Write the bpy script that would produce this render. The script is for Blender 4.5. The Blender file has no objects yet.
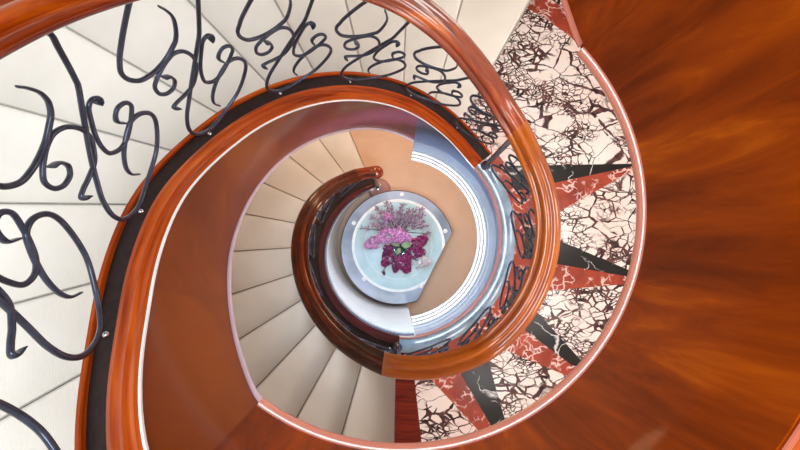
import bpy, bmesh, math, random
from math import pi, sin, cos, radians, sqrt, atan2, exp
from mathutils import Vector, Matrix
random.seed(7)
COL = bpy.context.scene.collection
H = 7.6                      # camera height over the bottom floor
RO = 3.1                     # outer radius of the stairwell

# ------------------------------------------------------------------ objects
def link(o, parent=None):
    COL.objects.link(o)
    if parent: o.parent = parent
    return o
def empty(name, loc=(0,0,0)):
    o = bpy.data.objects.new(name, None); o.location = loc; o.empty_display_size = .2
    return link(o)
def tag(o, label=None, cat=None, group=None, kind=None):
    if label: o['label'] = label
    if cat: o['category'] = cat
    if group: o['group'] = group
    if kind: o['kind'] = kind
    return o
def mesh_obj(name, verts, faces, mat, parent=None, uvs=None, smooth=True, sharp=40, origin=None):
    if origin is None and parent is not None: origin = tuple(parent.get('_o', (0,0,0)))
    off = Vector(origin) if origin is not None else Vector((0,0,0))
    me = bpy.data.meshes.new(name)
    me.from_pydata([Vector(v)-off for v in verts], [], faces)
    if uvs:
        l = me.uv_layers.new(name='UVMap')
        for p in me.polygons:
            for li in p.loop_indices:
                l.data[li].uv = uvs[me.loops[li].vertex_index]
    me.materials.append(mat)
    bm = bmesh.new(); bm.from_mesh(me)
    bmesh.ops.recalc_face_normals(bm, faces=bm.faces)
    if smooth:
        for f in bm.faces: f.smooth = True
        for e in bm.edges:
            if len(e.link_faces) == 2 and e.calc_face_angle(0) > radians(sharp): e.smooth = False
    bm.to_mesh(me); bm.free()
    o = bpy.data.objects.new(name, me)
    if parent is None: o.location = off
    return link(o, parent)
def pol(r, phi, d):
    """phi in degrees grows clockwise going down; d is depth under the camera"""
    t = radians(-phi)
    return Vector((r*cos(t), r*sin(t), H-d))
def interp(P, x):
    if x <= P[0][0]: return P[0][1]
    for (a,b),(c,d) in zip(P, P[1:]):
        if x <= c: return b+(d-b)*(x-a)/(c-a)
    return P[-1][1]
def smooth_prof(P, w=5.):
    def f(x):
        s = 0; n = 0
        for k in range(-4,5):
            g = exp(-(k/2.)**2/2); s += g*interp(P, x+k*w/2.); n += g
        return s/n
    return f

# top of the inner curb
S = smooth_prof([(-140,-1.0),(-41,.955),(-36,.965),(112,.965),(133,1.20),(140,1.325),(147,1.455),(154,1.60),(183,2.05),(201,2.42),(225,2.85),(249,3.26),
  (274,3.70),(288,3.99),(304,4.28),(314,4.42),(447,4.42),(468,4.85),(484,5.13),(501,5.45),(517,5.80),(538,6.28),
  (560,6.72),(583,7.08),(600,7.30),(625,7.42)], 4)
# underside of fascia
C = smooth_prof([(-140,.2),(-51,1.69),(-41,1.85),(125,1.85),(136,2.06),(147,2.26),(156,2.41),(167,2.58),(182,2.84),(198,3.11),
  (214,3.38),(229,3.65),(241,3.87),(253.5,4.07),(266,4.30),(279.5,4.62),(300,5.0)], 3)
# handrail centre line
RL = smooth_prof([(90,-.3),(150,.38),(193.5,1.045),(200,1.135),(206,1.225),(215,1.365),(261,2.10),(270,2.25),(278,2.42),(287,2.61),
  (295.5,2.82),(301,2.92),(309,3.10),(320,3.24),(334,3.31),(400,3.36),(415,3.38),(438,3.56),(452,3.70),(467,4.04),(489,4.46),(503,4.70),
  (522,4.97),(535,5.10),(547,5.24),(563,5.48),(579,5.87),(593,6.30),(612,6.66),(640,6.9)], 4)

def sweep(name, sec, phis, dfun, mat, parent=None, closed=True, caps=True, smooth=True, sharp=40, uscale=1.0, rfun=None):
    """sec: list of (r, dz) points, swept round the axis following depth dfun"""
    V=[];UV=[];F=[]
    n=len(sec); L=[0.]
    for i in range(1,n+1):
        a=sec[i-1]; b=sec[i%n]; L.append(L[-1]+sqrt((a[0]-b[0])**2+(a[1]-b[1])**2))
    for ph in phis:
        d = dfun(ph)
        for i,(r,z) in enumerate(sec):
            if callable(z): zz = z(ph); V.append(pol(r,ph,zz)); UV.append((radians(ph), H-zz))
            else: V.append(pol(r,ph,d-z)); UV.append((radians(ph)*uscale, L[i]))
    m=len(phis)
    for j in range(m-1):
        for i in range(n if closed else n-1):
            a=j*n+i; b=j*n+(i+1)%n; F.append((a,b,b+n,a+n))
    if caps and closed:
        F.append(tuple(range(n))[::-1]); F.append(tuple((m-1)*n+i for i in range(n)))
    return mesh_obj(name, V, F, mat, parent, UV, smooth, sharp)
def rng(a,b,step=2.):
    n=max(1,int(math.ceil(abs(b-a)/step))); return [a+(b-a)*i/n for i in range(n+1)]

# ---------------------------------------------------------------- materials
def newmat(name):
    m=bpy.data.materials.new(name); m.use_nodes=True
    nt=m.node_tree; b=nt.nodes['Principled BSDF']
    return m,nt,b
def N(nt,t,**kw):
    n=nt.nodes.new(t)
    for k,v in kw.items():
        if k in n.inputs.keys() if hasattr(n.inputs,'keys') else False: n.inputs[k].default_value=v
        else: setattr(n,k,v)
    return n
def ramp(nt, fac, stops, interp_='LINEAR'):
    r=nt.nodes.new('ShaderNodeValToRGB'); r.color_ramp.interpolation=interp_
    e=r.color_ramp.elements
    while len(e)<len(stops): e.new(.5)
    for x,(p,c) in zip(e,stops): x.position=p; x.color=(*c,1) if len(c)==3 else c
    nt.links.new(fac,r.inputs['Fac']); return r.outputs['Color']
def srgb(r,g,b):
    f=lambda c:(c/255/12.92) if c/255<=.04045 else ((c/255+.055)/1.055)**2.4
    return (f(r),f(g),f(b))
def setb(b,rough=.5,metal=0,coat=0,coatr=.05,spec=.3):
    b.inputs['Roughness'].default_value=rough; b.inputs['Metallic'].default_value=metal
    b.inputs['Coat Weight'].default_value=coat; b.inputs['Coat Roughness'].default_value=coatr
    b.inputs['Specular IOR Level'].default_value=spec
def plain(name,col,rough=.5,metal=0,coat=0,var=.06,vscale=8,coatr=.05):
    m,nt,b=newmat(name); setb(b,rough,metal,coat,coatr)
    tc=N(nt,'ShaderNodeTexCoord'); no=N(nt,'ShaderNodeTexNoise'); no.inputs['Scale'].default_value=vscale; no.inputs['Detail'].default_value=4
    nt.links.new(tc.outputs['Object'],no.inputs['Vector'])
    nt.links.new(ramp(nt,no.outputs['Fac'],[(.3,tuple(c*(1-var*2) for c in col)),(.7,tuple(min(1,c*(1+var)) for c in col))]),b.inputs['Base Color'])
    return m
def wood(name, stops, su=1., sv=1., rough=.32, coat=.6, dist=1.2, big=.6, coatr=.06):
    """grain: UV.x (along the rail) scaled su, UV.y scaled sv"""
    m,nt,b=newmat(name); setb(b,rough,0,coat,coatr)
    uv=N(nt,'ShaderNodeUVMap'); mp=N(nt,'ShaderNodeMapping'); mp.inputs['Scale'].default_value=(su,sv,1)
    nt.links.new(uv.outputs['UV'],mp.inputs['Vector'])
    n1=N(nt,'ShaderNodeTexNoise'); n1.inputs['Scale'].default_value=1; n1.inputs['Detail'].default_value=6; n1.inputs['Roughness'].default_value=.62; n1.inputs['Distortion'].default_value=dist
    nt.links.new(mp.outputs['Vector'],n1.inputs['Vector'])
    n2=N(nt,'ShaderNodeTexNoise'); n2.inputs['Scale'].default_value=.35; n2.inputs['Detail'].default_value=2; n2.inputs['Distortion'].default_value=.8
    nt.links.new(mp.outputs['Vector'],n2.inputs['Vector'])
    mx=N(nt,'ShaderNodeMath',operation='MULTIPLY_ADD'); nt.links.new(n2.outputs['Fac'],mx.inputs[0]); mx.inputs[1].default_value=big
    m2=N(nt,'ShaderNodeMath',operation='MULTIPLY'); nt.links.new(n1.outputs['Fac'],m2.inputs[0]); m2.inputs[1].default_value=1-big
    nt.links.new(m2.outputs[0],mx.inputs[2])
    nt.links.new(ramp(nt,mx.outputs[0],stops),b.inputs['Base Color']); b.inputs['Specular IOR Level'].default_value=.1; b.inputs['Coat IOR'].default_value=1.33
    return m
W_dark=srgb(92,26,8); W_mid=srgb(158,52,10); W_or=srgb(205,88,14); W_red=srgb(120,32,10)
M={}
M['fascia']=wood('polished_mahogany_panel',[(.3,srgb(80,25,0)),(.45,srgb(128,50,0)),(.55,srgb(158,66,0)),(.7,srgb(214,110,0))],7,1.0,.4,.12,1.4,.5)
M['fascia_stair']=wood('mahogany_stair_panel',[(.36,srgb(82,26,0)),(.5,srgb(116,48,0)),(.64,srgb(146,70,0))],1.6,1.1,.3,.8,1.,.7,.08)
def gloss_grade(m,x0,x1):
    nt=m.node_tree; b=nt.nodes['Principled BSDF']; uv=N(nt,'ShaderNodeUVMap'); sp=N(nt,'ShaderNodeSeparateXYZ'); nt.links.new(uv.outputs['UV'],sp.inputs[0])
    for key,lo_,hi in (('Coat Weight',.25,1.),('Coat IOR',1.33,1.75)):
        mr=N(nt,'ShaderNodeMapRange'); nt.links.new(sp.outputs['X'],mr.inputs['Value'])
        for k,v in zip(('From Min','From Max','To Min','To Max'),(x0,x1,lo_,hi)): mr.inputs[k].default_value=v
        nt.links.new(mr.outputs['Result'],b.inputs[key])
gloss_grade(M['fascia_stair'],radians(190),radians(262))
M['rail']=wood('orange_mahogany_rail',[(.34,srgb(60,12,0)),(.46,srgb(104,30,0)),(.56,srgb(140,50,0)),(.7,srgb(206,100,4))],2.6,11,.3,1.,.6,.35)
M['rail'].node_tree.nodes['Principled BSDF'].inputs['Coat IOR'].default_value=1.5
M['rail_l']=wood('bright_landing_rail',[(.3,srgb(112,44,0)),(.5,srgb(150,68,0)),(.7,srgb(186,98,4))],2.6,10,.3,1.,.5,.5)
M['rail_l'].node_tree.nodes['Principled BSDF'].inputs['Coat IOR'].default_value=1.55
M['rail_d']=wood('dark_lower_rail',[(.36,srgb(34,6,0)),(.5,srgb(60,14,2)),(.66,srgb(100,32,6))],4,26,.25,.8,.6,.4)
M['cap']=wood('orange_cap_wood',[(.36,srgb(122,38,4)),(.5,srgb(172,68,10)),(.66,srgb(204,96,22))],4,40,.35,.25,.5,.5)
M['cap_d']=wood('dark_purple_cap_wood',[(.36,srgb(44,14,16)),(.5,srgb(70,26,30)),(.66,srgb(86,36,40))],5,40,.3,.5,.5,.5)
M['nosing_wood']=wood('dark_red_threshold_wood',[(.36,srgb(70,14,8)),(.5,srgb(104,28,16)),(.66,srgb(124,40,22))],30,6,.3,.5,.5,.5)
M['channel']=plain('black_channel',srgb(36,22,26),.6,0,.0,.35,30)
M['bead']=plain('pale_edge_bead',srgb(245,240,240),.25,0,.8,.05)
M['pink_bead']=plain('rose_edge_bead',srgb(204,128,108),.13,0,1,.05)
M['lilac_bead']=plain('lilac_edge_bead',srgb(208,186,200),.18,0,1,.05)
M['red_bead']=plain('dark_red_bead',srgb(96,30,20),.25,0,.8,.1)
M['stone']=plain('pale_blue_curb_stone',srgb(132,156,180),.15,0,.8,.2,5)  # bluish tint of reflections put into the stone's base colour
M['blue_panel']=plain('blue_grey_lacquered_panel',srgb(66,90,122),.3,0,.7,.2,2.2)  # blue reflections on polished wood, put into the base colour
M['white_panel']=plain('white_lacquered_panel',srgb(222,224,226),.25,0,.6,.03,3)
M['white_mould']=plain('white_moulding',srgb(228,220,216),.2,0,.8,.03)
M['pink_line']=plain('pink_brown_moulding',srgb(168,122,116),.25,0,.6,.06)
M['plaster']=plain('wall_plaster',srgb(232,224,212),.8,0,0,.02)
M['soffit']=plain('soffit_plaster',srgb(226,214,200),.8,0,0,.02)
M['seam']=plain('grey_tread_seam',srgb(182,180,174),.8,0,0,.1,40)  # shadow line at the tread edges, as a strip colour
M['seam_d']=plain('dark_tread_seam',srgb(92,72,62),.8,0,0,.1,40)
M['iron']=plain('blue_black_wrought_iron',srgb(62,68,88),.3,.6,.4,.15,30)
M['chrome']=plain('polished_steel',srgb(200,206,214),.15,1)
M['nickel']=plain('dark_steel_post',srgb(104,102,112),.2,.9)
def carpet(name,c,su=90):
    m,nt,b=newmat(name); setb(b,.95,0,0,0,.15); b.inputs['Sheen Weight'].default_value=.2
    tc=N(nt,'ShaderNodeTexCoord')
    no=N(nt,'ShaderNodeTexNoise'); no.inputs['Scale'].default_value=2.5; no.inputs['Detail'].default_value=5
    nt.links.new(tc.outputs['Object'],no.inputs['Vector'])
    uv=N(nt,'ShaderNodeUVMap'); w=N(nt,'ShaderNodeTexWave'); w.inputs['Scale'].default_value=su/6.; w.bands_direction='Y'; w.inputs['Distortion'].default_value=1.2; w.inputs['Detail'].default_value=2
    nt.links.new(uv.outputs['UV'],w.inputs['Vector'])
    c1=ramp(nt,no.outputs['Fac'],[(.3,tuple(x*.93 for x in c)),(.7,tuple(min(1,x*1.03) for x in c))])
    c2=ramp(nt,w.outputs['Fac'],[(0,(.93,.93,.93)),(1,(1,1,1))])
    mx=N(nt,'ShaderNodeMix',data_type='RGBA',blend_type='MULTIPLY'); mx.inputs[0].default_value=1
    nt.links.new(c1,mx.inputs[6]); nt.links.new(c2,mx.inputs[7]); nt.links.new(mx.outputs[2],b.inputs['Base Color'])
    bp=N(nt,'ShaderNodeBump'); bp.inputs['Strength'].default_value=.25; bp.inputs['Distance'].default_value=.004
    nt.links.new(w.outputs['Fac'],bp.inputs['Height']); nt.links.new(bp.outputs[0],b.inputs['Normal'])
    return m
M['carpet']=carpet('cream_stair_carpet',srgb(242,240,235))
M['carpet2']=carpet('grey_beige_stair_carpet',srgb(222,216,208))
M['carpet3']=carpet('beige_floor_carpet',srgb(216,184,160),60)
def breccia():
    m,nt,b=newmat('breccia_marble'); setb(b,.25,0,0)
    L=nt.links
    tc=N(nt,'ShaderNodeTexCoord')
    nd=N(nt,'ShaderNodeTexNoise'); nd.inputs['Scale'].default_value=3.5; nd.inputs['Detail'].default_value=4
    L.new(tc.outputs['Object'],nd.inputs['Vector'])
    sub=N(nt,'ShaderNodeVectorMath',operation='SUBTRACT'); L.new(nd.outputs['Color'],sub.inputs[0]); sub.inputs[1].default_value=(.5,.5,.5)
    sc=N(nt,'ShaderNodeVectorMath',operation='SCALE'); L.new(sub.outputs[0],sc.inputs[0]); sc.inputs['Scale'].default_value=.16
    ad=N(nt,'ShaderNodeVectorMath',operation='ADD'); L.new(tc.outputs['Object'],ad.inputs[0]); L.new(sc.outputs[0],ad.inputs[1])
    fl=N(nt,'ShaderNodeVectorMath',operation='MULTIPLY'); L.new(ad.outputs[0],fl.inputs[0]); fl.inputs[1].default_value=(.85,1.35,0.001)
    def vor(s):
        v=N(nt,'ShaderNodeTexVoronoi',feature='DISTANCE_TO_EDGE'); v.inputs['Scale'].default_value=s; L.new(fl.outputs[0],v.inputs['Vector']); return v.outputs['Distance']
    big=vor(4.2); mid=vor(9.5); sml=vor(20)
    def nz(s,d=3):
        n=N(nt,'ShaderNodeTexNoise'); n.inputs['Scale'].default_value=s; n.inputs['Detail'].default_value=d; L.new(fl.outputs[0],n.inputs['Vector']); return n.outputs['Fac']
    def mth(op,a,bb):
        n=N(nt,'ShaderNodeMath',operation=op)
        for i,x in enumerate((a,bb)):
            if isinstance(x,(int,float)): n.inputs[i].default_value=x
            else: L.new(x,n.inputs[i])
        return n.outputs[0]
    def mr(x,a,bv,c=0.,d=1.):
        n=N(nt,'ShaderNodeMapRange'); n.interpolation_type='SMOOTHSTEP'; L.new(x,n.inputs['Value'])
        for k,v in zip(('From Min','From Max','To Min','To Max'),(a,bv,c,d)): n.inputs[k].default_value=v
        return n.outputs['Result']
    za=mr(nz(1.5,4),.45,.52); zb=mr(nz(2.3,4),.49,.56); thick=mr(nz(3.1,3),.42,.62)
    vb=mth('SUBTRACT',big,mth('MULTIPLY',thick,.03))
    vein_big=mr(vb,.008,.022,1,0)
    vm=mth('SUBTRACT',mid,mth('MULTIPLY',thick,.06))
    vein_mid=mth('MULTIPLY',mr(vm,.02,.045,1,0),za)
    vein_sml=mth('MULTIPLY',mr(sml,.05,.11,1,0),zb)
    v=mth('MAXIMUM',vein_big,mth('MAXIMUM',vein_mid,vein_sml))
    v=mth('MULTIPLY',v,mr(nz(9,2),.28,.36))
    cream=ramp(nt,nz(1.3,5),[(.3,srgb(234,212,206)),(.52,srgb(236,226,224)),(.7,srgb(234,234,234))])
    dark=ramp(nt,nz(12,2),[(.35,srgb(38,20,26)),(.65,srgb(100,62,62))])
    mx=N(nt,'ShaderNodeMix',data_type='RGBA'); L.new(v,mx.inputs[0]); L.new(cream,mx.inputs[6]); L.new(dark,mx.inputs[7])
    L.new(mx.outputs[2],b.inputs['Base Color']); return m
M['breccia']=breccia()
def veined(name,base,base2,vc,scale,lo,hi,vs,flecks=False):
    m,nt,b=newmat(name); setb(b,.28,0,0,.05,.3); L=nt.links
    tc=N(nt,'ShaderNodeTexCoord'); nd=N(nt,'ShaderNodeTexNoise'); nd.inputs['Scale'].default_value=4; nd.inputs['Detail'].default_value=5
    L.new(tc.outputs['Object'],nd.inputs['Vector'])
    ad=N(nt,'ShaderNodeVectorMath',operation='MULTIPLY_ADD'); L.new(nd.outputs['Color'],ad.inputs[0]); ad.inputs[1].default_value=(.4,.4,0); L.new(tc.outputs['Object'],ad.inputs[2])
    v=N(nt,'ShaderNodeTexVoronoi',feature='DISTANCE_TO_EDGE'); v.inputs['Scale'].default_value=scale; L.new(ad.outputs[0],v.inputs['Vector'])
    v1=ramp(nt,v.outputs['Distance'],[(lo,(1,1,1)),(hi,(0,0,0))])
    z=N(nt,'ShaderNodeTexNoise'); z.inputs['Scale'].default_value=vs; z.inputs['Detail'].default_value=4; L.new(tc.outputs['Object'],z.inputs['Vector'])
    z1=ramp(nt,z.outputs['Fac'],[(.47,(0,0,0)),(.56,(1,1,1))])
    mm=N(nt,'ShaderNodeMath',operation='MULTIPLY'); L.new(v1,mm.inputs[0]); L.new(z1,mm.inputs[1])
    bc=ramp(nt,nd.outputs['Fac'],[(.35,base),(.65,base2)])
    mx=N(nt,'ShaderNodeMix',data_type='RGBA'); L.new(mm.outputs[0],mx.inputs[0]); L.new(bc,mx.inputs[6]); mx.inputs[7].default_value=(*vc,1)
    L.new(mx.outputs[2],b.inputs['Base Color']); return m
M['red_marble']=veined('red_marble',srgb(128,44,30),srgb(172,68,44),srgb(230,200,196),13,.03,.12,7)
M['black_marble']=veined('black_marble',srgb(6,6,7),srgb(16,14,14),srgb(210,210,215),3.2,.004,.018,3.5)

# ------------------------------------------------------------------ setting
def sector(name, r0, r1, p0, p1, d, th, mat, parent=None, step=3., nr=1, origin=None, smooth=False):
    V=[];UV=[];F=[]; ph=rng(p0,p1,step); n=nr+1
    for p in ph:
        for k in range(n):
            r=r0+(r1-r0)*k/nr; V.append(pol(r,p,d)); UV.append((r,radians(p)*r))
    m0=len(V)
    for p in ph:
        for k in range(n):
            r=r0+(r1-r0)*k/nr; V.append(pol(r,p,d+th)); UV.append((r,radians(p)*r))
    for j in range(len(ph)-1):
        for k in range(nr):
            a=j*n+k; F.append((a,a+1,a+1+n,a+n)); F.append((m0+a,m0+a+n,m0+a+1+n,m0+a+1))
        a=j*n; F.append((a,a+n,m0+a+n,m0+a)); a=j*n+nr; F.append((a,m0+a,m0+a+n,a+n))
    full = abs(abs(p1-p0)-360)<1e-3
    if not full:
        for j in (0,len(ph)-1):
            F.append(tuple(j*n+k for k in range(n))+tuple(m0+j*n+k for k in range(n))[::-1])
    return mesh_obj(name,V,F,mat,parent,UV,smooth,origin=origin)
def st(o, label=None):
    o['kind']='structure'
    if label: o['label']=label; 
    return o

def ring_disc(name, r, d, th, mat, label):
    V=[pol(r,a,d) for a in range(0,360,5)]; n=len(V); V+= [pol(r,a,d+th) for a in range(0,360,5)]
    F=[tuple(range(n)), tuple(range(n,2*n))[::-1]]+[(i,(i+1)%n,n+(i+1)%n,n+i) for i in range(n)]
    UV=[(v.x,v.y) for v in V]
    return st(mesh_obj(name,V,F,mat,None,UV,False),label)
ring_disc('floor',RO,H,.2,M['carpet3'],'beige carpeted bottom floor of the stairwell')
# curved outer wall
V=[];F=[];A=rng(0,360,4)[:-1]; n=len(A)
for d,r in ((-1.6,RO),(H+.2,RO),(H+.2,RO+.12),(-1.6,RO+.12)):
    V+=[pol(r,a,d) for a in A]
for k in range(4):
    for i in range(n): F.append((k*n+i,k*n+(i+1)%n,((k+1)%4)*n+(i+1)%n,((k+1)%4)*n+i))
st(mesh_obj('wall_round',V,F,M['plaster'],None,None,True),'pale plaster curved outer wall of the stairwell')

# marble landing
FL=4.50
fl=st(sector('floor',1.151,RO,299.5,451.2,FL,.95,M['breccia'],None,3),'breccia marble landing floor with red and black star points')
st(sector('floor',1.24,RO,-60,116,1.02,.80,M['breccia'],None,3),'upper marble landing above the polished fascia')
def plan(poly,name,mat,d,th,parent):
    V=[pol(r,p,d) for p,r in poly]; n=len(V); V+=[pol(r,p,d+th) for p,r in poly]
    F=[tuple(range(n)),tuple(range(n,2*n))[::-1]]+[(i,(i+1)%n,n+(i+1)%n,n+i) for i in range(n)]
    return mesh_obj(name,V,F,mat,parent,None,False)
def line_at(p0,r0,p1,r1,r):
    """angle where the straight plan line through two polar points crosses radius r"""
    a=pol(r0,p0,0).to_2d(); b=pol(r1,p1,0).to_2d(); dd=b-a
    A_=dd.dot(dd); B_=2*a.dot(dd); C_=a.dot(a)-r*r
    q=B_*B_-4*A_*C_; t=(-B_+sqrt(max(q,0)))/(2*A_)
    c=a+dd*t; return -math.degrees(atan2(c.y,c.x))%360
for i,(bt,sp,rb,tip,br,bm_) in enumerate([(-24.5,-18.1,-7.6,-16.0,1.70,1.71),(2.0,10.6,20.5,10.4,1.60,1.6),(29.1,37.3,46.5,36.9,1.56,1.56),(55.4,65.6,74.4,63.2,1.58,1.6)]):
    r=1.27; TR=2.62
    pb=line_at(360+bt,br,360+tip,TR,r); ps=line_at(360+sp,bm_,360+tip,TR,r); pr=line_at(360+rb,1.6,360+tip,TR,r)
    fix=lambda x: x if x>180 else x+360
    pb,ps,pr=map(fix,(pb,ps,pr))
    def arcp(a,b): return [(a+(b-a)*k/4.,r) for k in range(5)]
    o=plan([(360+tip,TR)]+arcp(pb,ps),'black_star_point',M['black_marble'],FL-.003,.002,fl)
    o=plan([(360+tip,TR)]+arcp(ps,pr),'red_star_point',M['red_marble'],FL-.003,.002,fl)
sector('red_border',2.72,2.93,299.5,443.5,FL-.003,.002,M['red_marble'],fl)
sector('red_border',1.16,1.30,320,443.5,FL-.002,.0015,M['red_marble'],fl)
sector('wooden_threshold',1.16,RO,443.7,451.2,FL-.006,.004,M['nosing_wood'],fl)
# soffits = ceilings below the stairs
def soffit(name,p0,p1,dfun,label):
    return st(sweep(name,[(1.01,.05),(RO,.05),(RO,0),(1.01,0)],rng(p0,p1,4),dfun,M['soffit'],None,True,True,False),label)
soffit('ceiling',126,281,lambda p:C(p)-.02,'plaster underside of the upper curved stair')
soffit('ceiling',-41,126,lambda p:1.84,'plaster underside of the upper landing')
soffit('ceiling',-120,-41,lambda p:C(p)-.02,'plaster underside of the flight above the upper landing')

# ------------------------------------------------------------------ staircases
def flight(t, lines, outer, mat, shade, drop=.05, last=None, matr=None):
    for i,(a,b) in enumerate(zip(lines,lines[1:])):
        d=S(b)+drop
        dl=S(lines[i+2])+drop if i+2<len(lines) else last
        # tread slab with a rounded nosing that overhangs the riser
        V=[];UV=[];F=[]
        sec=[]   # along phi: flat then rounded nose
        e=b+.9
        ph=[(a,0.)]+[(a+(b-a)*k/3,0.) for k in (1,2)]+[(b,0),(b+.45,.004),(b+.8,.014),(e,.03),(b+.7,.045),(b,.05),(a,.05)]
        rr=[1.245,1.7,2.2,2.7,outer]
        for r in rr:
            for (p,z) in ph:
                V.append(pol(r,p-.9,d+z)); UV.append((r,radians(p)*r))
        n=len(ph)
        for j in range(len(rr)-1):
            for k in range(n):
                q=j*n+k; w=j*n+(k+1)%n; F.append((q,w,w+n,q+n))
        F.append(tuple(range(n))); F.append(tuple((len(rr)-1)*n+k for k in range(n))[::-1])
        o=mesh_obj('tread',V,F,mat,t,UV,True,60)
        # shadow line of the overhanging nose, made as a coloured strip
        sector('nosing_seam',1.25,outer-.01,b-.02,b+.17,d-.0015+.004,.03,shade,o,1)
        if dl: sector('riser',1.25,outer-.005,b-1.5,b-.9,d+.04,dl-d-.03,mat,t,1)
up=empty('curved_staircase',(0,0,0)); tag(up,'upper curved staircase with cream carpeted treads between orange wooden stringer and wall','staircase')
lo=empty('curved_staircase',(0,0,0)); tag(lo,'lower curved staircase with grey beige carpeted treads winding down to the bottom floor','staircase')
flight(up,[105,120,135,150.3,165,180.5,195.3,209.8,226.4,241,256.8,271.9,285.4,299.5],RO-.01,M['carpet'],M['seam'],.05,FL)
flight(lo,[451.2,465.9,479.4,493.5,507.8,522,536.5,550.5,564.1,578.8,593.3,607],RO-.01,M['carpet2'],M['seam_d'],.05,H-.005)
UPR=rng(88,316,2); 
sector('stair_end_block',2.66,2.82,297.0,299.6,FL-.14,.13,M['cap_d'],up)
# stringer of the upper flight and landing
inner=[(1.004,0),(1.004,-.05),(1.12,-.05),(1.12,-.004),(1.10,.004),(1.085,-.002),(1.07,.0),(1.055,.008),(1.045,-.004),(1.03,.002),(1.015,.006)]
outc=[(1.215,-.08),(1.238,-.08),(1.238,-.012),(1.233,-.006),(1.219,-.006),(1.215,-.012)]
sweep('stringer_cap',inner,rng(116,319,2),S,M['cap'],up,sharp=25)
sweep('outer_stringer_cap',outc,rng(116,319,2),S,M['cap'],up)
sweep('channel',[(1.12,-.06),(1.12,-.034),(1.215,-.034),(1.215,-.06)],rng(116,319,2),S,M['channel'],up)
sweep('edge_bead',[(.992,-.008),(.992,0.002),(1.0,.004),(1.003,-.006)],rng(116,319,2),S,M['bead'],up)
fz=.02
def fas(p0,p1,mat,parent,top=S,bot=C,name='fascia_panel',th=.05):
    V=[];UV=[];F=[];ph=rng(p0,p1,2); nz=8
    for p in ph:
        for k in range(nz+1):
            d=top(p)+(bot(p)-top(p))*k/nz; V.append(pol(1.,p,d)); UV.append((radians(p),H-d))
    m0=len(V)
    for p in ph:
        for d in (top(p),bot(p)): V.append(pol(1.+th,p,d)); UV.append((radians(p),H-d))
    n=nz+1
    for j in range(len(ph)-1):
        for k in range(nz):
            a=j*n+k; F.append((a,a+1,a+1+n,a+n))
        a=m0+2*j; F.append((a,a+2,a+3,a+1)); F.append((j*n,(j+1)*n,a+2,a)); F.append((j*n+nz,a+1,a+3,(j+1)*n+nz))
    for j in (0,len(ph)-1):
        F.append(tuple(j*n+k for k in range(n))+(m0+2*j+1,m0+2*j))
    return mesh_obj(name,V,F,mat,parent,UV,True,40)
Sx=lambda p:S(p)+.006
fas(125.5,279.5,M['fascia_stair'],up,Sx,C)
tf=279.5
# bead along the underside
def bead(p0,p1,mat,parent,dfun,r=.018,c=1.0,name='edge_moulding',el=1.):
    sec=[(c+r*cos(a*pi/5),r*el*sin(a*pi/5)) for a in range(10)]
    return sweep(name,sec,rng(p0,p1,2),dfun,mat,parent,True,True,True,80)
bead(125.5,279.5,M['lilac_bead'],up,lambda p:C(p)-.012,.013,.994)
bead(125.5,279.5,M['red_bead'],up,lambda p:C(p)+.004,.013,1.012)

# upper landing edge
ul=empty('landing_edge',(0,0,0)); tag(ul,'tall polished mahogany fascia of the upper landing with rose edge bead, filling the right side','landing fascia')
fas(-41,125.5,M['fascia'],ul,lambda p:S(p)+.006,lambda p:1.85)
sweep('landing_cap',inner,rng(-41,116,2),S,M['cap'],ul,sharp=25)
sweep('outer_landing_cap',outc,rng(-41,116,2),S,M['cap'],ul)
sweep('channel',[(1.12,-.06),(1.12,-.034),(1.215,-.034),(1.215,-.06)],rng(-41,116,2),S,M['channel'],ul)
bead(-40.5,125.3,M['pink_bead'],ul,lambda p:1.85,.025,.997)
bead(-40.5,125.3,M['red_bead'],ul,lambda p:1.872,.014,1.004)
tp=empty('stair_fascia',(0,0,0)); tag(tp,'polished mahogany fascia of the flight rising from the upper landing, top right','stair fascia')
fas(-110,-41,M['fascia'],tp,lambda p:C(p)-.9,C)
bead(-110,-41.2,M['pink_bead'],tp,lambda p:C(p)-.005,.014,.994)
bead(-110,-41.2,M['red_bead'],tp,lambda p:C(p)+.012,.02,1.02)

# marble landing edge
ml=empty('landing_edge',(0,0,0)); tag(ml,'blue grey stone curb and fascia of the marble landing with white moulding below','landing fascia')
sweep('stone_curb',[(1.025,-.09),(1.155,-.09),(1.155,0),(1.145,.008),(1.035,.008),(1.025,.0)],rng(319,449.5,2),S,M['stone'],ml)
sweep('curb_moulding',[(.998,-.05),(1.025,-.05),(1.025,.006),(1.015,.012),(1.005,.006)],rng(319,449.5,2),S,M['pink_line'],ml)
fas(279.5,440.5,M['blue_panel'],ml,lambda p:max(S(p)+.05,3.6),lambda p:5.11)
for k,(a,b_,mm,z) in enumerate([(.90,.925,'white_mould',0),(.925,.934,'red_bead',.006),(.934,.962,'white_mould',.0),(.962,.971,'red_bead',.006),(.971,1.0,'white_mould',.0)]):
    sweep('edge_moulding',[(a,0),(a,-.05),(b_,-.05),(b_,0),((a+b_)/2,.006 if z==0 else 0)],rng(279.6,440.5,2),lambda p,z=z:5.06+z,M[mm],ml)

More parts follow.
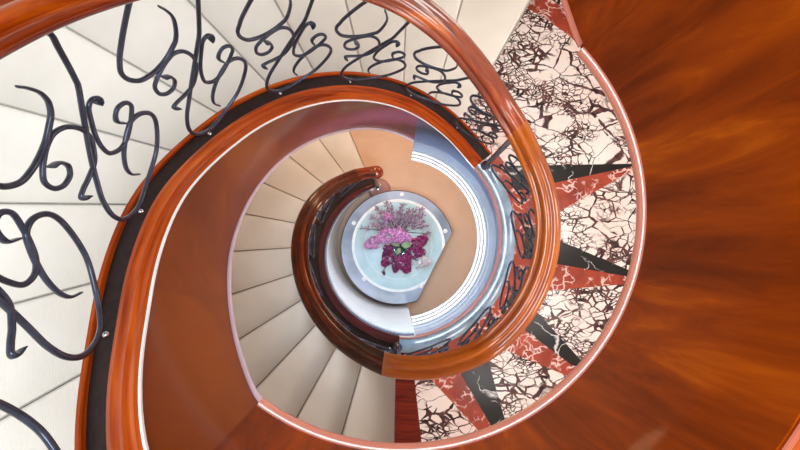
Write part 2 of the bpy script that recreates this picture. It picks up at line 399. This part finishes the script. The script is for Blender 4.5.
# lower flight stringer and drum
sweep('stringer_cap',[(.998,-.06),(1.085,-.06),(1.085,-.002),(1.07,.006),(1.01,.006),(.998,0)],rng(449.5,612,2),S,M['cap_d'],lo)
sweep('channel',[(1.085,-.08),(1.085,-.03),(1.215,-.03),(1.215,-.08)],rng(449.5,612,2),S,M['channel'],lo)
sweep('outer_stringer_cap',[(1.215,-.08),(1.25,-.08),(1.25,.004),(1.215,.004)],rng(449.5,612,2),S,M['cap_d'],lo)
fas(440.5,612,M['white_panel'],lo,Sx,lambda p:H)
sweep('blue_panel_band',[(.992,-.16),(.992,-.06),(1.0,-.06),(1.0,-.16)],rng(441,600,2),lambda p:min(S(p),7.2),M['blue_panel'],lo)
sweep('panel_bead',[(.985,-.19),(.985,-.16),(1.0,-.16),(1.0,-.19)],rng(441,590,2),lambda p:min(S(p),7.2),M['white_mould'],lo)

# ------------------------------------------------------------------ balustrade
bal=empty('balustrade',(0,0,0)); tag(bal,'continuous wooden handrail on black wrought iron scrolls spiralling down the stairwell','balustrade')
RC=1.12
prof_=[(-.072,-.045),(-.092,-.03),(-.1,-.012),(-.098,.002),(-.088,.012),(-.076,.014),(-.066,.008),(-.060,.010),(-.056,.022),(-.044,.038),(-.026,.045),(-.008,.042),(.004,.032),(.010,.02),(.018,.02),(.03,.03),(.05,.034),(.072,.028),(.09,.012),(.098,-.008),(.092,-.028),(.072,-.045),(.03,-.055),(-.03,-.055)]
def rail(p0,p1,mat,label,sc=lambda t:(1.,1.),caps=True,extra=None):
    V=[];UV=[];F=[];ph=rng(p0,p1,1.5); n=len(prof_)
    for j,p in enumerate(ph):
        s,h=sc(p); d=RL(p)
        rr=RC
        if extra: rr,d=extra(p,rr,d)
        L=0
        for i,(x,z) in enumerate(prof_):
            V.append(pol(rr+x*s,p,d-z*h)); UV.append((radians(p),L)); 
            a=prof_[i]; b=prof_[(i+1)%n]; L+=sqrt((a[0]-b[0])**2+(a[1]-b[1])**2)
    m=len(ph)
    for j in range(m-1):
        for i in range(n):
            a=j*n+i; b=j*n+(i+1)%n; F.append((a,b,b+n,a+n))
    F.append(tuple(range(n))[::-1]); F.append(tuple((m-1)*n+i for i in range(n)))
    o=mesh_obj('handrail',V,F,mat,bal,UV,True,50)
    if label: o['label']=label
    return o
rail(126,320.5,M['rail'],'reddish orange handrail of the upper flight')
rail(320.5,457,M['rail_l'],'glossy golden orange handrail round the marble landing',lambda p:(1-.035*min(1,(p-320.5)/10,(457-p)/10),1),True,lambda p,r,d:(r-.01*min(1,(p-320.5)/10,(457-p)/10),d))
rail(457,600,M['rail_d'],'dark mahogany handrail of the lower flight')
# end cap swells a little
def endsc(p):
    t=(p-600)/14.; return (1-.12*sin(pi*t)+.12*t*t, 1+.5*t)
def endx(p,r,d):
    t=(p-600)/14.; return (r-.03*t*t, d)
rail(600,613,M['rail'],'orange rounded volute end of the handrail',endsc,True,endx)
ec=pol(RC-.03,613.4,RL(613)+.0)
V=[];F=[]
nu,nv=16,8
for j in range(nv+1):
    a=-pi/2+pi*j/nv
    for i in range(nu):
        b=2*pi*i/nu; V.append(ec+Vector((.105*cos(a)*cos(b),.105*cos(a)*sin(b),.07*sin(a)+.0)))
for j in range(nv):
    for i in range(nu): F.append((j*nu+i,j*nu+(i+1)%nu,(j+1)*nu+(i+1)%nu,(j+1)*nu+i))
mesh_obj('rail_end_knob',V,F,M['rail'],bal,[(v.x*.3,v.z) for v in V],True,80)

def tube(path, rads, mat, name, parent, frame=None, nseg=8):
    """path: vectors; rads: (in-plane, radial) half sizes per point"""
    V=[];F=[];n=len(path)
    for i,p in enumerate(path):
        t=(path[min(i+1,n-1)]-path[max(i-1,0)]).normalized()
        rad=Vector((p.x,p.y,0)).normalized() if frame is None else frame
        side=t.cross(rad).normalized(); rad2=side.cross(t).normalized()
        a,b=rads[i]
        for k in range(nseg):
            w=2*pi*k/nseg; V.append(p+side*(a*cos(w))+rad2*(b*sin(w)))
    for i in range(n-1):
        for k in range(nseg):
            F.append((i*nseg+k,i*nseg+(k+1)%nseg,(i+1)*nseg+(k+1)%nseg,(i+1)*nseg+k))
    F.append(tuple(range(nseg))[::-1]); F.append(tuple((n-1)*nseg+k for k in range(nseg)))
    return mesh_obj(name,V,F,mat,parent,None,True,70)
def cr(P,m=6):
    out=[]; Q=[P[0]]+P+[P[-1]]
    for i in range(1,len(Q)-2):
        p0,p1,p2,p3=Q[i-1],Q[i],Q[i+1],Q[i+2]
        for k in range(m):
            t=k/m
            out.append(tuple(.5*((2*p1[j])+(-p0[j]+p2[j])*t+(2*p0[j]-5*p1[j]+4*p2[j]-p3[j])*t*t+(-p0[j]+3*p1[j]-3*p2[j]+p3[j])*t**3) for j in (0,1)))
    out.append(P[-1]); return out
CXc,CYc=5.0,.63
half_=[(CXc,CYc),(2.4,.54),(-.2,.44),(-3.6,.325),(-6.2,.20),(-6.9,.12),(-5.6,.065),(-2.6,.065),(1.5,.115),(7.0,.215),(11.3,.33),(14.6,.46),(15.8,.55),(15.0,.605),(12.8,.60),(9.6,.545),(6.6,.465),(4.2,.385),(2.6,.32),(2.2,.265),(3.0,.23)]
rot=lambda P:[(2*CXc-x,2*CYc-y) for x,y in P]
half=[(19,1.17),(17.5,1.10),(12.5,.90),(6.4,.67),(.2,.455),(-4.2,.31),(-6.6,.195),(-6.6,.11),(-3.6,.062),(1.5,.11),(7.7,.215),(11.6,.32),(15.2,.46),(16.4,.55),(15.4,.60),(13.2,.595),(10.8,.545),(8.0,.475),(5.6,.405),(3.6,.33),(2.8,.27),(3.3,.225)]
sbar=[(9.8,1.065),(10.2,1.045),(10.35,1.01),(9.6,.965),(8.0,.905),(6.0,.855),(3.4,.80),(.6,.76),(-1.8,.742),(-3.7,.745),(-4.7,.785),(-4.4,.84),(-2.6,.905),(.2,.975),(3.0,1.04),(6.4,1.115),(9.0,1.165),(13,1.21),(17,1.215)]+half
cs_=[(14.4,.80),(15.0,.83),(14.2,.855),(12.6,.835),(10.3,.77),(8.0,.67),(6.1,.575),(5.6,.50),(7.0,.475),(9.6,.505),(12.4,.57),(15.0,.655),(16.2,.72),(15.4,.755),(13.6,.735),(12.4,.69),(12.0,.645),(12.9,.63)]
cs=[(12.9,.815),(13.7,.825),(14.0,.845),(13.2,.858),(11.6,.825),(9.6,.745),(7.4,.65),(5.9,.565),(5.4,.50),(6.9,.475),(9.2,.50),(11.6,.555),(14.0,.625),(15.8,.69),(15.7,.73),(14.2,.728),(12.6,.69),(11.6,.645),(12.1,.615)]
cs2=[(-.2,.685),(.9,.672),(.8,.625),(-.7,.58),(-2.6,.57),(-3.5,.60),(-2.9,.655),(-1.2,.70),(1.0,.745),(3.2,.785),(5.3,.812),(7.0,.80),(7.6,.745),(6.9,.67),(5.1,.595),(2.7,.525),(-.3,.485),(-2.5,.468),(-3.9,.452),(-4.3,.43),(-3.6,.42)]
CX0=5.0
def panel(phi0, ks=1.0, sq=1.0, R0=1.138):
    cphi=phi0+CX0
    def mp(x,y):
        p=cphi+(x-CX0)*sq
        h=(S(p)+.01)-(RL(p)+.045)
        y=y*(1-.09*min(1,max(0,(206-phi0)/20)))
        if phi0<290: yy=y+max(0,y-.88)/.25*(h-1.205+.27*.09*4*min(1,max(0,(206-phi0)/20)))
        else: yy=y/1.205*h
        d=S(p)-yy
        return pol(R0-.012*y,p,d)
    def build(P,name,parent,w,endw):
        Q=cr(P,6); path=[mp(*q) for q in Q]; n=len(path); rr=[]
        for i in range(n):
            e=min(i,n-1-i)/(n*.12)
            if e<1: a,b=w*(.45+.55*e),endw+(w-endw)*e
            else: a=b=w
            rr.append((a,b))
        return tube(path,rr,M['iron'],name,parent)
    s=build(sbar,'scroll_bar',bal,.0100,.0115)
    for c in (cs,cs2):
        build(c,'c_scroll',s,.0092,.021)
    # collars and rivet
    for (x,y) in ((8.3,.47+.005),(2*CXc-8.3,2*CYc-.475)):
        p=mp(x,y); q=mp(x+.8,y+.02)
    b=mp(-4.6,.02)
    V=[];F=[]
    for j in range(4):
        a=pi/2*j/3
        for i in range(8): V.append(b+Vector((.012*cos(a)*cos(i*pi/4),.012*cos(a)*sin(i*pi/4),.012*sin(a))))
    for j in range(3):
        for i in range(8): F.append((j*8+i,j*8+(i+1)%8,j*8+8+(i+1)%8,j*8+8+i))
    mesh_obj('rivet',V,F,M['chrome'],s)
for p0 in (134.5,158.6,182.8,207.4,231.3,255.6,279.6): panel(p0)
panel(302.3,1,.86)
for k in range(5): panel(322+7.5+25.0*k+1.5,1,1.,1.115)
for k in range(6): panel(450+9+25.2*k,1,1.)
def post(phi,label,r0=.024,rb=1.10,rt=RC,mat='nickel',ptop=None):
    a=pol(rb,phi,S(phi)); b=pol(rt,ptop or phi,RL(phi)+.03)
    V=[];F=[]; ax=(b-a); L=ax.length; z=ax.normalized(); x=z.orthogonal().normalized(); y=z.cross(x)
    P=[(0,.05),(.012,.05),(.018,.036),(.03,.03),(.045,.04),(.06,.04),(.075,.028),(.1,.022)]
    prof=[(h,r*r0/.024) for h,r in P]+[(L*.5,r0),(L-.08,r0),(L-.05,r0*1.3),(L-.02,r0*1.5),(L,r0*1.5)]
    for h,r in prof:
        for i in range(14): V.append(a+z*h+(x*cos(2*pi*i/14)+y*sin(2*pi*i/14))*r)
    for j in range(len(prof)-1):
        for i in range(14): F.append((j*14+i,j*14+(i+1)%14,(j+1)*14+(i+1)%14,(j+1)*14+i))
    F.append(tuple(range(14))[::-1]); F.append(tuple((len(prof)-1)*14+i for i in range(14)))
    o=mesh_obj('post',V,F,M[mat],bal,None,True,40); o['label']=label
post(321.8,'steel post where the upper flight meets the marble landing')
post(450.2,'steel post where the landing meets the lower flight')
post(611,'steel newel post at the foot of the lower flight',.03,1.0,1.08,'chrome')
# stone volute base below the newel
nb=[]
for (r,z) in [(.19,0),(.19,.05),(.17,.07),(.17,.11),(.15,.13),(0.001,.13)]: nb.append((r,z))
c0=pol(.97,612,H); V=[];F=[]
for r,z in nb:
    for i in range(24): V.append(c0+Vector((r*cos(i*pi/12),r*sin(i*pi/12),z)))
for j in range(len(nb)-1):
    for i in range(24): F.append((j*24+i,j*24+(i+1)%24,(j+1)*24+(i+1)%24,(j+1)*24+i))
mesh_obj('volute_base',V,F,M['pink_line'],bal,None,True,40)

# ------------------------------------------------------------------ round plinth, glass top, flowers
CX,CY=.93,0
cc=Vector((.008,-.055,0))      # disc centre in plan
ca=pol(.96*.955,-12.7,0).to_2d(); cb=pol(.98*.955,68.8,0).to_2d()
chn=Vector((cb.y-ca.y,-(cb.x-ca.x))).normalized()
if chn.dot(ca)<0: chn=-chn
chd=ca.dot(chn)
def dshape(R,off=0.):
    pts=[]
    for i in range(120):
        a=2*pi*i/120; p=Vector((cc.x+R*cos(a),cc.y+R*sin(a)))
        e=p.dot(chn)-(chd+off)
        if e>0:
            # slide onto the chord along the chord direction
            u=Vector((-chn.y,chn.x)); w=(p-Vector((cc.x,cc.y))).dot(u)
            q=p-chn*e; pts.append(q)
        else: pts.append(p)
    return pts
def dsolid(name,levels,mat,parent):
    V=[];F=[]
    for R,d,off in levels: V+=[Vector((p.x,p.y,H-d)) for p in dshape(R,off)]
    n=120
    for j in range(len(levels)-1):
        for i in range(n): F.append((j*n+i,j*n+(i+1)%n,(j+1)*n+(i+1)%n,(j+1)*n+i))
    F.append(tuple(range(n))); F.append(tuple((len(levels)-1)*n+i for i in range(n))[::-1])
    return mesh_obj(name,V,F,mat,parent,None,True,30)
M['glass_top']=plain('pale_blue_glass_top',srgb(178,210,220),.35,0,.1,.1,2.5)
M['glass_rim']=plain('blue_grey_glass_rim',srgb(158,172,194),.25,0,.3,.25,1.8)
M['etched']=plain('white_etched_ring',srgb(238,244,248),.5)  # white for the painted ring reflection and the fixing discs
M['darkline']=plain('dark_edge_line',srgb(70,66,82),.3,0,.4)
M['step']=plain('pale_step_stone',srgb(196,208,220),.2,0,.6,.08,4)
pt=empty('round_display_table',(0,0,0)); tag(pt,'round pale blue glass topped display table with one straight side under the flowers','table')
dsolid('pedestal',[(.88,7.30,-.03),(.88,H,-.03)],M['step'],pt)
dsolid('table_edge',[(.905,7.215,0),(.915,7.225,0),(.915,7.29,0),(.90,7.30,-.01)],M['darkline'],pt)
dsolid('glass_top',[(.90,7.205,-.005),(.90,7.22,-.005)],M['glass_rim'],pt)
rc=Vector((.02,-.03))
def flat_ring(name,r0,r1,d,mat,parent,a0=0,a1=360,c=rc):
    V=[];F=[];n=96
    for i in range(n+1):
        a=radians(a0+(a1-a0)*i/n)
        for r in (r0,r1):
            p=Vector((c.x+r*cos(a),c.y+r*sin(a))); e=p.dot(chn)-(chd-.012)
            if e>0: p=p-chn*e
            V.append((p.x,p.y,H-d))
    m0=len(V); V+=[(x,y,z-.003) for x,y,z in [tuple(v) for v in V]]
    for i in range(n):
        a=2*i; F.append((a,a+1,a+3,a+2)); F.append((m0+a,m0+a+2,m0+a+3,m0+a+1)); F.append((a,a+2,m0+a+2,m0+a)); F.append((a+1,m0+a+1,m0+a+3,a+3))
    return mesh_obj(name,V,F,mat,parent,None,False)
flat_ring('inner_glass',0.0005,.70,7.202,M['glass_top'],pt)
flat_ring('etched_ring',.70,.745,7.2005,M['etched'],pt)  # reflection of a ring light, laid on the glass as white
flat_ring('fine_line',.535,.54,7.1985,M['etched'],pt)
# five polished stand-off discs, each a part of the table
for (x,y) in ((.078,.788),(-.695,.327),(.772,.198),(-.527,-.566),(.372,-.677)):
    if Vector((x,y)).dot(chn)>chd-.05: x-=chn.x*.03; y-=chn.y*.03
    V=[];F=[];P=[(.036,0),(.036,.012),(.03,.02),(.0005,.022)]
    for r,z in P:
        for i in range(18): V.append((x+r*cos(i*pi/9),y+r*sin(i*pi/9),H-7.202+z))
    for j in range(3):
        for i in range(18): F.append((j*18+i,j*18+(i+1)%18,(j+1)*18+(i+1)%18,(j+1)*18+i))
    mesh_obj('fixing_disc',V,F,M['etched'],pt,None,True,40)

def lathe(name,P,c,mat,parent=None,seg=32,sharp=40,origin=None):
    V=[];F=[]
    for r,z in P:
        for i in range(seg): V.append(Vector(c)+Vector((r*cos(2*pi*i/seg),r*sin(2*pi*i/seg),z)))
    for j in range(len(P)-1):
        for i in range(seg): F.append((j*seg+i,j*seg+(i+1)%seg,(j+1)*seg+(i+1)%seg,(j+1)*seg+i))
    return mesh_obj(name,V,F,mat,parent,None,True,sharp,origin)
m,nt,b=newmat('clear_vase_glass'); setb(b,.05); b.inputs['Base Color'].default_value=(*srgb(190,214,220),1); b.inputs['Transmission Weight'].default_value=.7
M['vase']=m
def pf(px,py): return Vector(((px-397.3)*.01489,-(py-242.2)*.01489,0))
vc=pf(401,246); vc.z=H-7.2
v=lathe('flower_vase',[(.001,.004),(.12,.004),(.14,.02),(.16,.12),(.13,.24),(.10,.30),(.12,.34),(.112,.34),(.092,.30),(.12,.24),(.15,.12),(.13,.03),(.001,.02)],vc,M['vase'],None,32,40,tuple(vc))
tag(v,'clear glass vase under the lilac flowers on the round blue table','vase')
def petalmat(name,a,c):
    m,nt,b=newmat(name); setb(b,.6); b.inputs['Subsurface Weight'].default_value=0
    g=N(nt,'ShaderNodeTexNoise'); g.inputs['Scale'].default_value=45; tc=N(nt,'ShaderNodeTexCoord'); nt.links.new(tc.outputs['Object'],g.inputs['Vector'])
    nt.links.new(ramp(nt,g.outputs['Fac'],[(.38,a),(.62,c)]),b.inputs['Base Color']); return m
M['pink']=petalmat('pink_lilac_petals',srgb(176,96,164),srgb(240,184,232))
M['magenta']=petalmat('magenta_petals',srgb(104,26,76),srgb(172,66,128))
M['white_f']=petalmat('white_petals',srgb(214,204,212),srgb(246,242,246))
M['heather']=petalmat('heather_leaves',srgb(96,84,104),srgb(190,160,176))
M['stem']=plain('green_stem',srgb(70,84,52),.6)
M['leaf']=plain('pale_green_leaf',srgb(128,146,114),.5,0,0,.12,14)
M['twig']=plain('dark_twig',srgb(70,54,62),.7)
base=Vector((vc.x,vc.y,H-6.95))
def tubeo(name,pts,r0,r1,mat,parent,origin):
    V=[];F=[];n=len(pts)
    for i,p in enumerate(pts):
        t=(pts[min(i+1,n-1)]-pts[max(i-1,0)]).normalized(); x=t.orthogonal().normalized(); y=t.cross(x); r=r0+(r1-r0)*i/(n-1)
        for k in range(6): V.append(p+(x*cos(k*pi/3)+y*sin(k*pi/3))*r)
    for i in range(n-1):
        for k in range(6): F.append((i*6+k,i*6+(k+1)%6,(i+1)*6+(k+1)%6,(i+1)*6+k))
    F.append(tuple(range(6))[::-1]); F.append(tuple((n-1)*6+k for k in range(6)))
    return mesh_obj(name,V,F,mat,parent,None,True,70,origin)
def spray(px,py,d,tx,ty,rad,n,mat,label,group,tdz=.03,fs=.029):
    """lilac panicle: centre at pixel-derived plan spot, pointing to (tx,ty)"""
    c=pf(px,py); c.z=H-d; tip=pf(tx,ty); tip.z=H-d-tdz
    ax=(tip-c); L=ax.length; ax.normalize(); start=c-ax*rad*.8
    root=empty('flower_spray',tuple(base)); tag(root,label,'flower',group)
    u=ax.orthogonal().normalized(); w=ax.cross(u)
    tot=L+rad*.8; V=[];F=[]
    root['_o']=tuple(base)
    n=int(n*1.25)
    for i in range(n):
        s=random.random()**.8; a=random.random()*2*pi
        r=rad*(1-.75*s**1.6)*random.uniform(.75,1.08)*(.75+.25*min(1,s*6))
        nrm=(u*cos(a)+w*sin(a)+ax*(.3+.5*s)).normalized()
        p=start+ax*(s*tot)+(u*cos(a)+w*sin(a))*r
        x=nrm.orthogonal().normalized(); y=nrm.cross(x); k0=random.random()*pi; f=fs*random.uniform(.8,1.15)
        for k in range(4):
            e=x*cos(k0+k*pi/2)+y*sin(k0+k*pi/2); g=nrm.cross(e)
            q=len(V); V+=[p,p+e*f*.6+g*f*.38+nrm*f*.12,p+e*f*1.1+nrm*f*.3,p+e*f*.6-g*f*.38+nrm*f*.12]
            F.append((q,q+1,q+2,q+3))
    tag(mesh_obj('florets',V,F,mat,root,None,False),kind='stuff')
    mid=(base+start)/2; mid.z=max(base.z,start.z)-.03
    tubeo('stem',[base,mid,start,start+ax*tot*.8],.008,.004,M['stem'],root,tuple(base))
    del root['_o']
G='lilac flower sprays in the vase'
spray(399,236,6.62,410,239,.15,150,M['pink'],'pink lilac spray at the top middle of the bouquet','lilac flower sprays in the vase')
spray(386,236,6.66,376,240,.14,120,M['pink'],'pink lilac spray pointing left in the bouquet',G)
spray(372,243,6.74,365,246,.11,80,M['pink'],'small pink lilac spray at the far left tip of the bouquet',G)
spray(388,217,6.78,384,213,.09,60,M['pink'],'small pink lilac spray among the grey twigs',G)
spray(418,243,6.72,427,237,.13,120,M['magenta'],'dark magenta spray pointing up right beside the pale green leaf',G)
spray(414,252,6.75,425,252,.12,100,M['magenta'],'dark magenta spray pointing right above the white flowers',G)
spray(388,249,6.78,388,255,.08,60,M['magenta'],'magenta spray left of the green leaves',G)
spray(388,258,6.76,383,266,.11,90,M['magenta'],'magenta spray pointing down left with a loose trailing tip',G)
spray(403,261,6.70,408,272,.15,170,M['magenta'],'large magenta spray pointing to the bottom of the bouquet',G)
spray(396,267,6.84,395,272,.07,40,M['magenta'],'small magenta spray near the bottom centre of the bouquet',G)
spray(422,261,6.80,430,262,.12,110,M['white_f'],'white lilac spray at the lower right of the bouquet',G)
spray(383,272,6.86,384,275,.02,10,M['twig'],'single trailing dark bud below the magenta flowers',G,fs=.02)
def leaf(px,py,tx,ty,d,wd,label):
    a=pf(px,py); b_=pf(tx,ty); a.z=b_.z=H-d; b_.z-=.03; ax=b_-a; L=ax.length; ax.normalize(); s=Vector((-ax.y,ax.x,0)).normalized()
    V=[];F=[]; n=9
    for i in range(n):
        t=i/(n-1); w=wd*sin(pi*min(1,t*.98+.02))**.7*(1-.25*t); p=a+ax*L*t+Vector((0,0,.03*sin(pi*t)))
        V+=[p-s*w+Vector((0,0,.015)),p,p+s*w+Vector((0,0,.015))]
    m0=len(V); V+=[v-Vector((0,0,.003)) for v in V]
    for i in range(n-1):
        for k in (0,1):
            q=i*3+k; F.append((q,q+1,q+4,q+3)); F.append((m0+q,m0+q+3,m0+q+4,m0+q+1))
    for i in range(n-1):
        for k in (0,2): q=i*3+k; F.append((q,q+3,m0+q+3,m0+q))
    root=empty('leaf_sprig',tuple(base)); root['_o']=tuple(base)
    mesh_obj('leaf',V,F,M['leaf'],root,None,True,60)
    tubeo('stem',[base,(base+a)/2+Vector((0,0,.01)),a],.006,.004,M['stem'],root,tuple(base)); del root['_o']
    tag(root,label,'leaf','leaves in the bouquet')
leaf(401,245.5,411,245,6.50,.055,'pale green oval leaf in the middle of the flowers')
leaf(400,248,396,255,6.55,.035,'smaller green leaf pointing down left beside the pale leaf')
leaf(400,246,390,243,6.60,.03,'dark narrow green leaf pointing left under the pink lilac')
tws=[(386,203),(391,204),(376,207),(381,211),(403,203),(398,212),(410,208),(416,209),(422,208),(424,214),(424,222),(428,226),(431,233),(360,228),(371,216),(372,224),(379,226),(405,214),(414,216),(395,219)]
tl=['top left heather twig reaching for the etched ring','tall heather twig just right of the top left one','heather twig with a dark tip pointing up left','heather twig bending left over the pink floret','heather twig standing alone at top centre','short heather twig in the thick middle bunch','heather twig rising right of the top centre twig','heather twig in the upper right tuft, its left side','heather twig at the top of the upper right tuft','rosy heather twig on the right edge of the tuft','heather twig pointing right below the rosy tuft','thin bare twig pointing right','lowest bare twig pointing right over the magenta flowers','long dark twig sticking out far left','heather twig on the left edge pointing up','short heather twig on the left above the pink lilac','heather twig low in the left bunch','heather twig in the middle of the bunch','heather twig leaning right in the middle bunch','stubby heather twig behind the pink lilac']
for k,((tx,ty),lb) in enumerate(zip(tws,tl)):
    root=empty('heather_twig',tuple(base)); root['_o']=tuple(base); tag(root,lb,'twig','heather twigs in the bouquet')
    d=6.78+.01*(k%5); t=pf(tx,ty); t.z=H-d; a=pf(398+(tx-398)*.3,230+(ty-222)*.15); a.z=H-6.86
    mid=(a+t)/2+Vector((random.uniform(-.02,.02),random.uniform(-.02,.02),.03))
    pts=[base,a,mid,t]; tubeo('stem',pts,.009,.004,M['twig'],root,tuple(base))
    V=[];F=[]
    bare=k in (11,12,13)
    for i in range(14 if bare else 44):
        s=random.uniform(.25 if not bare else .5,1.0); p=a.lerp(mid,s*2) if s<.5 else mid.lerp(t,s*2-1)
        ax=(t-a).normalized(); q=Vector((random.uniform(-1,1),random.uniform(-1,1),random.uniform(-.6,1))).normalized()
        e=(ax*.9+q).normalized(); g=e.cross(Vector((0,0,1)))
        g=g.normalized() if g.length>.01 else Vector((1,0,0)); L=random.uniform(.05,.085)
        n0=len(V); V+=[p,p+e*L*.5+g*.012,p+e*L,p+e*L*.5-g*.012]; F.append((n0,n0+1,n0+2,n0+3))
    tag(mesh_obj('needles',V,F,M['heather'],root,None,False),kind='stuff'); del root['_o']

# ------------------------------------------------------------------ light
def point(name,phi,r,d,power,col,size=.25):
    l=bpy.data.lights.new(name,'POINT'); l.energy=power; l.color=col; l.shadow_soft_size=size
    o=bpy.data.objects.new(name,l); o.location=pol(r,phi,d); COL.objects.link(o); return o
def area(name,loc,rot,size,power,col):
    l=bpy.data.lights.new(name,'AREA'); l.shape='DISK'; l.size=size; l.energy=power; l.color=col
    o=bpy.data.objects.new(name,l); o.location=loc; o.rotation_euler=rot; COL.objects.link(o); return o
WARM=(1,.965,.96); AMB=(1,.62,.34); COOL=(.66,.84,1)
for p in (325,355,387,418): point('landing_lamp',p,2.3,2.25,28,WARM)  # unseen lights added to brighten the marble below the slab
point('landing_lamp',300,2.3,3.0,8,(1,.9,.8))
for p in (340,390): point('bottom_lamp',p,1.9,5.9,12,WARM)
for p in (250,285): point('bottom_lamp',p,2.2,5.7,34,AMB)
area('display_spot',(0.0,-0.0,H-4.2),(0,0,0),.9,42,COOL)  # unseen cool disc added in mid-well to brighten table and drum
w=bpy.data.worlds.new('sky'); bpy.context.scene.world=w; w.use_nodes=True; nt=w.node_tree
bg=nt.nodes['Background']; tc=nt.nodes.new('ShaderNodeTexCoord'); sp=nt.nodes.new('ShaderNodeSeparateXYZ'); nt.links.new(tc.outputs['Generated'],sp.inputs[0])
cr_=nt.nodes.new('ShaderNodeValToRGB'); e=cr_.color_ramp.elements; e[0].position=.0; e[0].color=(.5,.56,.64,1); e[1].position=.8; e[1].color=(1,1,1,1)
nt.links.new(sp.outputs['Z'],cr_.inputs[0]); nt.links.new(cr_.outputs[0],bg.inputs['Color']); bg.inputs['Strength'].default_value=.85
area('skylight',(0,0,H+3.0),(0,0,0),2.4,205,(.9,.955,1))  # unseen area light added overhead for highlights and bright treads

# ------------------------------------------------------------------ camera
cd=bpy.data.cameras.new('camera'); cam=bpy.data.objects.new('camera',cd); COL.objects.link(cam)
cd.sensor_width=36; cd.lens=450/800*36; cd.clip_start=.02
R_=Matrix.Rotation(.074,4,'X')@Matrix.Rotation(-.011,4,'Y')
cam.matrix_world=Matrix.Translation((-.034,-.239,H))@R_
sc=bpy.context.scene; sc.camera=cam
sc.view_settings.view_transform='Standard'; sc.view_settings.look='None'; sc.view_settings.gamma=1; sc.view_settings.use_curve_mapping=False
sc.view_settings.exposure=0.0
